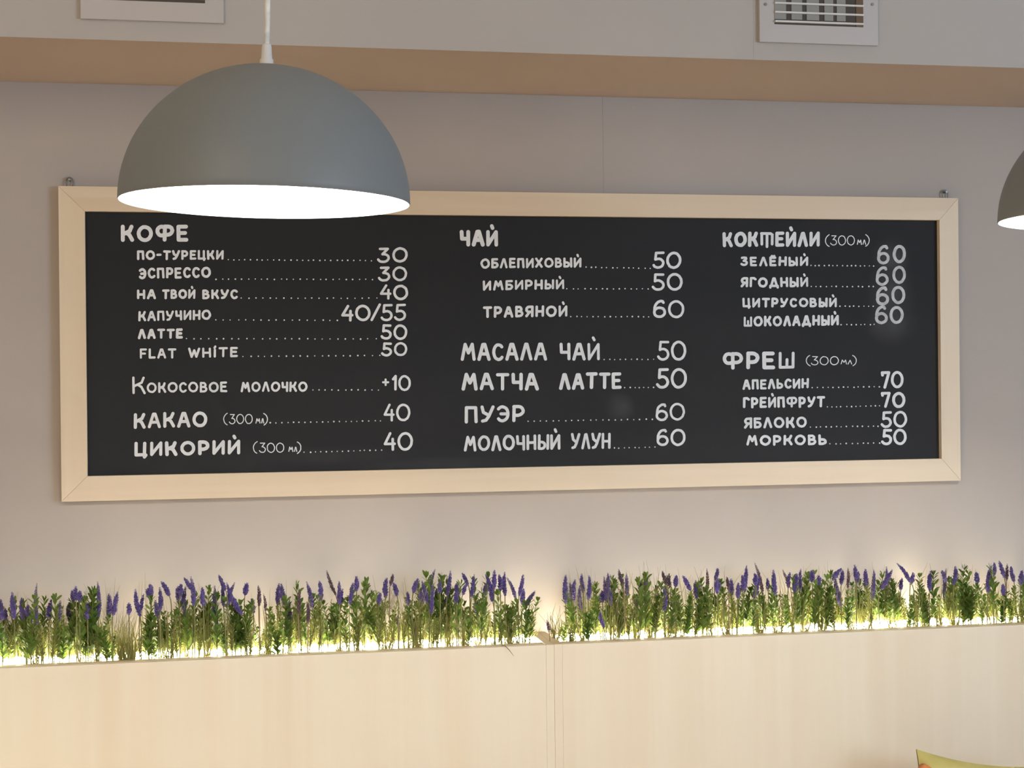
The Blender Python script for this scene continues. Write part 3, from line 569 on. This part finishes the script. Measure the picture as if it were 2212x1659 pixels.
def lavender(x0, y0, x1, y1, faded):
    y1 = max(y1, y0+27)
    Y = rp.uniform(YF+.008, YF+.05) if rp.random() < .65 else rp.uniform(YF+.05, YB-.03); tip = at(x0, y0, Y+rp.uniform(-.008, .008)); bs = at(x1, y1, Y)
    gx = inbox(bs.x+(bs.x-tip.x)*rp.uniform(.05, .25), bs.x if abs(bs.x-JX) > .02 else bs.x+.02)
    root = Vector((gx, Y, BED))
    t = empty('lavender_stem', root, None, 'lavender')
    V, F = [], []; n = 8; pts = []
    d = (tip-bs)
    for i in range(n+1):                                   # Bezier from the bed into the spike
        u = i/n; p1 = root+Vector((0, 0, (bs.z-root.z)*.5)); p2 = bs-d*min(.5, .4*(bs.z-root.z)/max(.01, d.length))
        p = root*(1-u)**3+p1*3*u*(1-u)**2+p2*3*u*u*(1-u)+bs*u**3; pts.append(p-root)
    pts.append(bs+d*.9-root)
    tube(V, F, pts, [.0014]*n+[.0012, .0006], 5); mesh('stem', V, F, M_STEM if not faded else M_DRY, t)
    V, F = [], []; ln = d.length; bend = Vector((rp.uniform(-.06, .06)*ln, rp.uniform(-.04, .04)*ln, 0)); wmax = rp.uniform(.0062, .0084)*(.75 if faded else 1)
    rows = max(8, int(ln/.0030))
    for i in range(rows):
        u = i/rows; c = bs+d*u+bend*math.sin(math.pi*u)-root
        prof = .62+.38*u/.18 if u < .18 else 1-.22*(u-.18)/.42 if u < .6 else .78-.6*((u-.6)/.4)**1.3
        for k in range(5):
            a = 2*math.pi*(k+.5*(i % 2))/5+rp.uniform(-.3, .3); rr = wmax*prof*rp.uniform(.8, 1.2)
            tang = d.normalized(); s1 = tang.cross(Vector((0, 1, 0))).normalized(); s2 = tang.cross(s1)
            o_ = (s1*math.cos(a)+s2*math.sin(a)); b = len(V); q = c+o_*rr*.25; e = c+o_*rr+tang*rr*rp.uniform(.5, 1.1)
            sd = tang.cross(o_)*rr*.55
            V += [q, (q+e)/2+sd, (q+e)/2-sd, (q+e)/2+tang*rr*.45, e]; F += [(b, b+1, b+3), (b, b+3, b+2), (b, b+2, b+1), (b+4, b+3, b+1), (b+4, b+2, b+3), (b+4, b+1, b+2)]
    mesh('flower_spike', V, F, M_PURPB if faded else M_PURP, t)
    hgt = tip.z-BED; lean = (x0-x1)/max(6, y1-y0)
    lw = 'leaning left' if lean < -.18 else 'leaning right' if lean > .18 else 'upright'
    ds = '%s %s lavender stem %s' % ('tall' if hgt > .165 else 'short' if hgt < .12 else 'mid-height', 'faded' if faded else 'purple', lw)
    lav_things.append((t, x0, ds))
for r in LAV: lavender(*r)
label_all(lav_things, 'lavender', 'lavender stems in the planters')

# leafy sprigs: a few kinds, copied with their parts
def leaf(V, F, p, direc, ln, wd, up):
    d = direc.normalized(); s = d.cross(up).normalized(); n = s.cross(d); b = len(V)
    V += [p, p+d*ln*.45+s*wd*.5+n*wd*.12, p+d*ln*.8+s*wd*.42+n*wd*.05, p+d*ln-n*wd*.1, p+d*ln*.8-s*wd*.42+n*wd*.05, p+d*ln*.45-s*wd*.5+n*wd*.12, p+d*ln*.5, p+d*ln*.8-n*.0003]
    F += [(b, b+1, b+6), (b, b+6, b+5), (b+1, b+2, b+7, b+6), (b+6, b+7, b+4, b+5), (b+2, b+3, b+7), (b+7, b+3, b+4)]
def sprig_mesh(kind, seed):
    rg = random.Random(seed); SV, SF, V, F = [], [], [], []
    H = .15
    for br in range(1 if kind == 'leaf' and rg.random() < .4 else rg.choice((2, 3)) if kind == 'leaf' else rg.choice((3, 4))):
        lean = Vector((rg.uniform(-.16, .16), rg.uniform(-.10, .10), 1)); hh = H*(rg.uniform(.7, 1.0) if br else 1.0); st = 0 if br == 0 else rg.uniform(.1, .3)
        pts = [Vector((lean.x*hh*u*u+.002*math.sin(6*u+seed), lean.y*hh*u*u, hh*u)) for u in [i/8 for i in range(9)]]
        tube(SV, SF, pts, [.0013*(1-.06*i) for i in range(9)], 5)
        gap = .0085 if kind == 'leaf' else .0055; z = hh*(.24 if kind == 'leaf' else .24); k = rg.random()*6
        while z < hh*1.0:
            u = z/hh; i = min(7, int(u*8)); c = pts[i].lerp(pts[i+1], u*8-i)
            for rep in range(2):
                a = k+math.pi*rep; out = Vector((math.cos(a), math.sin(a)*.8, rg.uniform(.7, 1.6) if kind == 'leaf' else rg.uniform(.5, 1.4)))
                lb = (.025 if kind == 'leaf' else .0135)*rg.uniform(.75, 1.2)*(1-.25*max(0, u-.6)/.4)
                leaf(V, F, c, out, lb, lb*(.36 if kind == 'leaf' else .24), Vector((rg.uniform(-.4, .4), rg.uniform(-.4, .4), 1)))
            k += 1.9; z += gap*rg.uniform(.8, 1.25)
        for rep in range(3): leaf(V, F, pts[-1], Vector((rg.uniform(-.5, .5), rg.uniform(-.5, .5), 1)), .016 if kind == 'leaf' else .01, .006 if kind == 'leaf' else .003, Vector((.3, 1, .2)))
    ms = bpy.data.meshes.new('stem'); ms.from_pydata([tuple(v) for v in SV], [], SF); ms.materials.append(M_STEM)
    mf = bpy.data.meshes.new('foliage'); mf.from_pydata([tuple(v) for v in V], [], F); mf.materials.append(M_LEAFD if kind == 'leaf' else M_LEAFO)
    return ms, mf
LEAFV = [sprig_mesh('leaf', 100+i) for i in range(10)]; FINEV = [sprig_mesh('fine', 200+i) for i in range(8)]
TOP = [(-40, 1290), (20, 1300), (95, 1290), (150, 1300), (190, 1275), (220, 1265), (240, 1335), (262, 1375), (300, 1375), (312, 1300), (330, 1288), (350, 1330), (395, 1300), (430, 1275), (460, 1275), (480, 1310), (500, 1300), (530, 1285), (545, 1355), (565, 1365), (585, 1292), (630, 1270), (655, 1255), (690, 1300), (715, 1280), (760, 1300), (785, 1255), (810, 1272), (850, 1285), (880, 1265), (910, 1270), (945, 1240), (960, 1255), (985, 1262), (1010, 1270), (1040, 1245), (1060, 1280), (1090, 1285), (1120, 1310), (1148, 1285), (1158, 1380), (1205, 1385), (1214, 1308), (1225, 1300), (1260, 1270), (1285, 1255), (1310, 1260), (1330, 1250), (1370, 1250), (1420, 1242), (1450, 1270), (1480, 1280), (1520, 1265), (1540, 1255), (1560, 1280), (1585, 1260), (1640, 1270), (1690, 1262), (1740, 1245), (1785, 1240), (1840, 1265), (1900, 1240), (1960, 1265), (1985, 1260), (1997, 1228), (2030, 1260), (2075, 1225), (2110, 1255), (2145, 1225), (2170, 1260), (2212, 1245), (2290, 1240)]
def topy(x):
    for (a, b), (c, d) in zip(TOP, TOP[1:]):
        if a <= x <= c: return b+(d-b)*(x-a)/(c-a)
    return 1290
used = set(); leaf_things, fine_things, grass_things = [], [], []
def put(kind, x, frac, store, desc):
    Y = rp.uniform(YF+.01, YB-.02)
    yt = topy(x); p = at(x, yt, Y); h = (p.z-BED)*frac
    if h < .03: return
    vi = rp.randrange(len(LEAFV if kind == 'leaf' else FINEV)); ms, mf = (LEAFV if kind == 'leaf' else FINEV)[vi]
    t = empty('leafy_sprig' if kind == 'leaf' else 'fine_leaved_sprig', (inbox(p.x, p.x), Y, BED), None, 'artificial plant')
    s = h/.152; t.scale = (min(1.15, .55+.5*s),)*2+(s,); t.rotation_euler = (rp.uniform(-.06, .06), rp.uniform(-.08, .08), rp.uniform(0, 6.28))
    for nm, me in (('stem', ms), ('foliage', mf)):
        c = bpy.data.objects.new(nm, me); COL.objects.link(c); c.parent = t
    store.append((t, x, ('tall ' if h > .14 else 'short ' if h < .09 else '')+desc))
x = -30
while x < 2260:
    if not (1146 < x < 1210) and not (250 < x < 308): put('leaf', x+rp.uniform(-4, 4), rp.choice((1, 1, .95, .85, .72, .6)), leaf_things, 'dark green leafy sprig')
    x += rp.uniform(9, 17)
x = -30
while x < 2260:
    if not (1160 < x < 1200): put('fine', x+rp.uniform(-4, 4), rp.uniform(.45, .9), fine_things, 'fine-leaved olive green sprig')
    x += rp.uniform(7, 13)
label_all(leaf_things, 'such sprig', 'leafy sprigs in the planters'); label_all(fine_things, 'such sprig', 'fine-leaved sprigs in the planters')
# grass tufts
def tuft(x, ytop, n, spread, Y=None):
    Y = Y or rp.uniform(YF+.02, YB-.03); p = at(x, ytop, Y); h = p.z-BED; V, F = [], []
    for k in range(n):
        a = rp.uniform(0, 6.28); sp_ = abs(rp.gauss(0, .5))*spread; hh = h*(1 if k == 0 else rp.uniform(.45, .98)); bx, by = rp.uniform(-.006, .006), rp.uniform(-.006, .006)
        ex, ey = math.cos(a)*sp_*hh, math.sin(a)*sp_*hh*.35
        cu = rp.uniform(-.02, .02)
        pts = [Vector((bx+ex*u**1.8+cu*math.sin(2*u), by+ey*u**1.8, hh*(u-.10*sp_*u**3))) for u in (0, .2, .4, .6, .8, 1)]
        tube(V, F, pts, [.0009, .0009, .0008, .0007, .0005, .0002], 3, False)
    o = mesh('grass_tuft', V, F, M_GRASS); o.location = (inbox(p.x, p.x), Y, BED); tag(o, None, 'grass tuft')
    grass_things.append((o, x, ('tall' if h > .15 else 'short' if h < .1 else 'loose')+' yellow-green grass tuft'))
for x, y, n, s in [(30, 1275, 18, .4), (60, 1270, 16, .5), (110, 1300, 20, .4), (150, 1290, 20, .3), (205, 1300, 26, .4), (238, 1245, 26, .5), (262, 1300, 34, .9), (272, 1330, 30, 1.0), (285, 1300, 24, .8), (318, 1235, 12, .2), (360, 1280, 22, .4), (400, 1300, 20, .4), (446, 1250, 18, .25), (475, 1340, 22, .4), (515, 1330, 20, .5), (548, 1350, 14, .4), (568, 1270, 10, .25), (578, 1320, 24, .4), (612, 1252, 12, .3), (622, 1270, 12, .3), (680, 1330, 22, .4), (725, 1300, 20, .4), (770, 1320, 20, .4), (808, 1240, 10, .6), (830, 1330, 24, .4), (868, 1240, 12, .6), (890, 1238, 12, .6), (905, 1290, 26, .4), (920, 1246, 12, .8), (965, 1300, 22, .4), (1000, 1290, 26, .4), (1020, 1320, 24, .4), (1060, 1300, 20, .4), (1100, 1285, 26, .4), (1135, 1340, 18, .6), (1148, 1350, 14, .7), (1192, 1300, 16, .45), (1200, 1310, 16, .5), (1255, 1217, 14, .3), (1280, 1222, 16, .35), (1300, 1235, 18, .7), (1325, 1225, 22, .6), (1345, 1240, 18, .5), (1372, 1225, 14, .8), (1398, 1207, 10, .3), (1425, 1205, 10, .3), (1455, 1225, 14, .6), (1478, 1218, 14, .6), (1500, 1245, 18, .4), (1530, 1218, 12, .5), (1565, 1216, 14, .5), (1600, 1230, 12, .5), (1640, 1250, 18, .4), (1682, 1212, 16, .5), (1712, 1225, 12, .5), (1755, 1218, 10, .5), (1778, 1210, 14, .35), (1800, 1212, 10, .4), (1850, 1240, 20, .4), (1905, 1208, 16, .5), (1930, 1245, 18, .4), (1978, 1212, 10, .25), (2020, 1215, 10, .3), (2055, 1240, 16, .4), (2088, 1212, 10, .3), (2105, 1220, 14, .4), (2130, 1270, 26, .4), (2165, 1245, 18, .4), (2205, 1250, 18, .4)]:
    tuft(x, y, n, s)
for x, y in ((268, 1345), (276, 1360), (283, 1340)): tuft(x, y, 40, .35, YF+.008)
x = -20
while x < 2250:
    if not (1155 < x < 1185): tuft(x, topy(x)+rp.uniform(35, 60), 22, .45)
    x += rp.uniform(26, 40)
label_all(grass_things, 'grass tuft', 'grass tufts in the planters')
# the dry stalk hanging over the rim
V, F = [], []; a = at(1090, 1391, FY-.004); b = at(1110, 1417, FY-.012)
root = at(1083, 1384, FY+.01); root.z = ZT+.0015
pts = [root, Vector((a.x, FY-.002, ZT+.004)), a.lerp(b, .5), b]
tube(V, F, [p-root for p in pts], [.0010, .0012, .0010, .0004], 5); o = mesh('dry_stalk', V, F, M_DRY, None, True); o.location = root
tag(o, 'thin dry brown stalk hanging over the planter rim left of the joint', 'dry stalk')

# ------------------------------------------------------------------ bench and cushion in front of the right planter
bt = empty('bench', (2.0, FY-.25, 0), 'plain wooden bench standing before the right planter, mostly below the frame', 'bench')
o_ = bt.location
c = at(1975, 1614, FY-.20); S = .205; SEATZ = c.z-2*S*math.cos(math.radians(12))-.041
tiltm = Matrix.Rotation(math.radians(-12), 4, 'X') @ Matrix.Rotation(math.radians(8), 4, 'Y')
SEATB = SEATZ+.009+min((tiltm @ Vector((S*u, 0, 0))).z for u in (-1, 1))-.001
box('seat_board', .6, 3.4, FY-.50, FY-.02, SEATB-.04, SEATB, M_SEAT, bt, .004, o_)
for lx in (.66, 3.3):
    for ly in (FY-.47, FY-.09): box('leg', lx, lx+.05, ly, ly+.05, 0, SEATB-.04, M_SEAT, bt, .003, o_)
t = empty('cushion', (c.x+S*.97-.043, FY-.28, SEATZ+.009), 'olive green cushion with an orange button at the lower right corner of the photo', 'cushion')
def cushion_half(side):
    V, F = [], []; n = 28
    for i in range(n+1):
        for k in range(n+1):
            u, v = 2*i/n-1, 2*k/n-1
            pin = .11
            xx = S*u*(1-pin*(1-abs(u)**0)*(1)) if False else S*u*(1-pin*(1-v*v)); zz = S*v*(1-pin*(1-u*u))
            th = .075*((1-u*u)*(1-v*v))**.42+.002
            V.append((xx, side*th, zz+S))
    for i in range(n):
        for k in range(n):
            a = i*(n+1)+k; q = (a, a+n+1, a+n+2, a+1); F.append(q if side < 0 else q[::-1])
    return V, F
tiltm = Matrix.Rotation(math.radians(-12), 4, 'X') @ Matrix.Rotation(math.radians(8), 4, 'Y')
V, F = cushion_half(-1); f_ = mesh('front_cover', [tiltm @ Vector(v) for v in V], F, M_PILL, t, True)
V, F = cushion_half(1); mesh('back_cover', [tiltm @ Vector(v) for v in V], F, M_PILB, t, True)

q = at(2001, 1664, t.location.y+.045)-t.location
V, F = [], []; tube(V, F, [q+Vector((0, -.012, 0)), q+Vector((0, -.006, 0)), q+Vector((0, .02, 0))], [.008, .0125, .0125], 20); mesh('button', V, F, M_ORNG, t, True)
print('INFO', zb, BY, ZT, FY, JX, SEATZ)
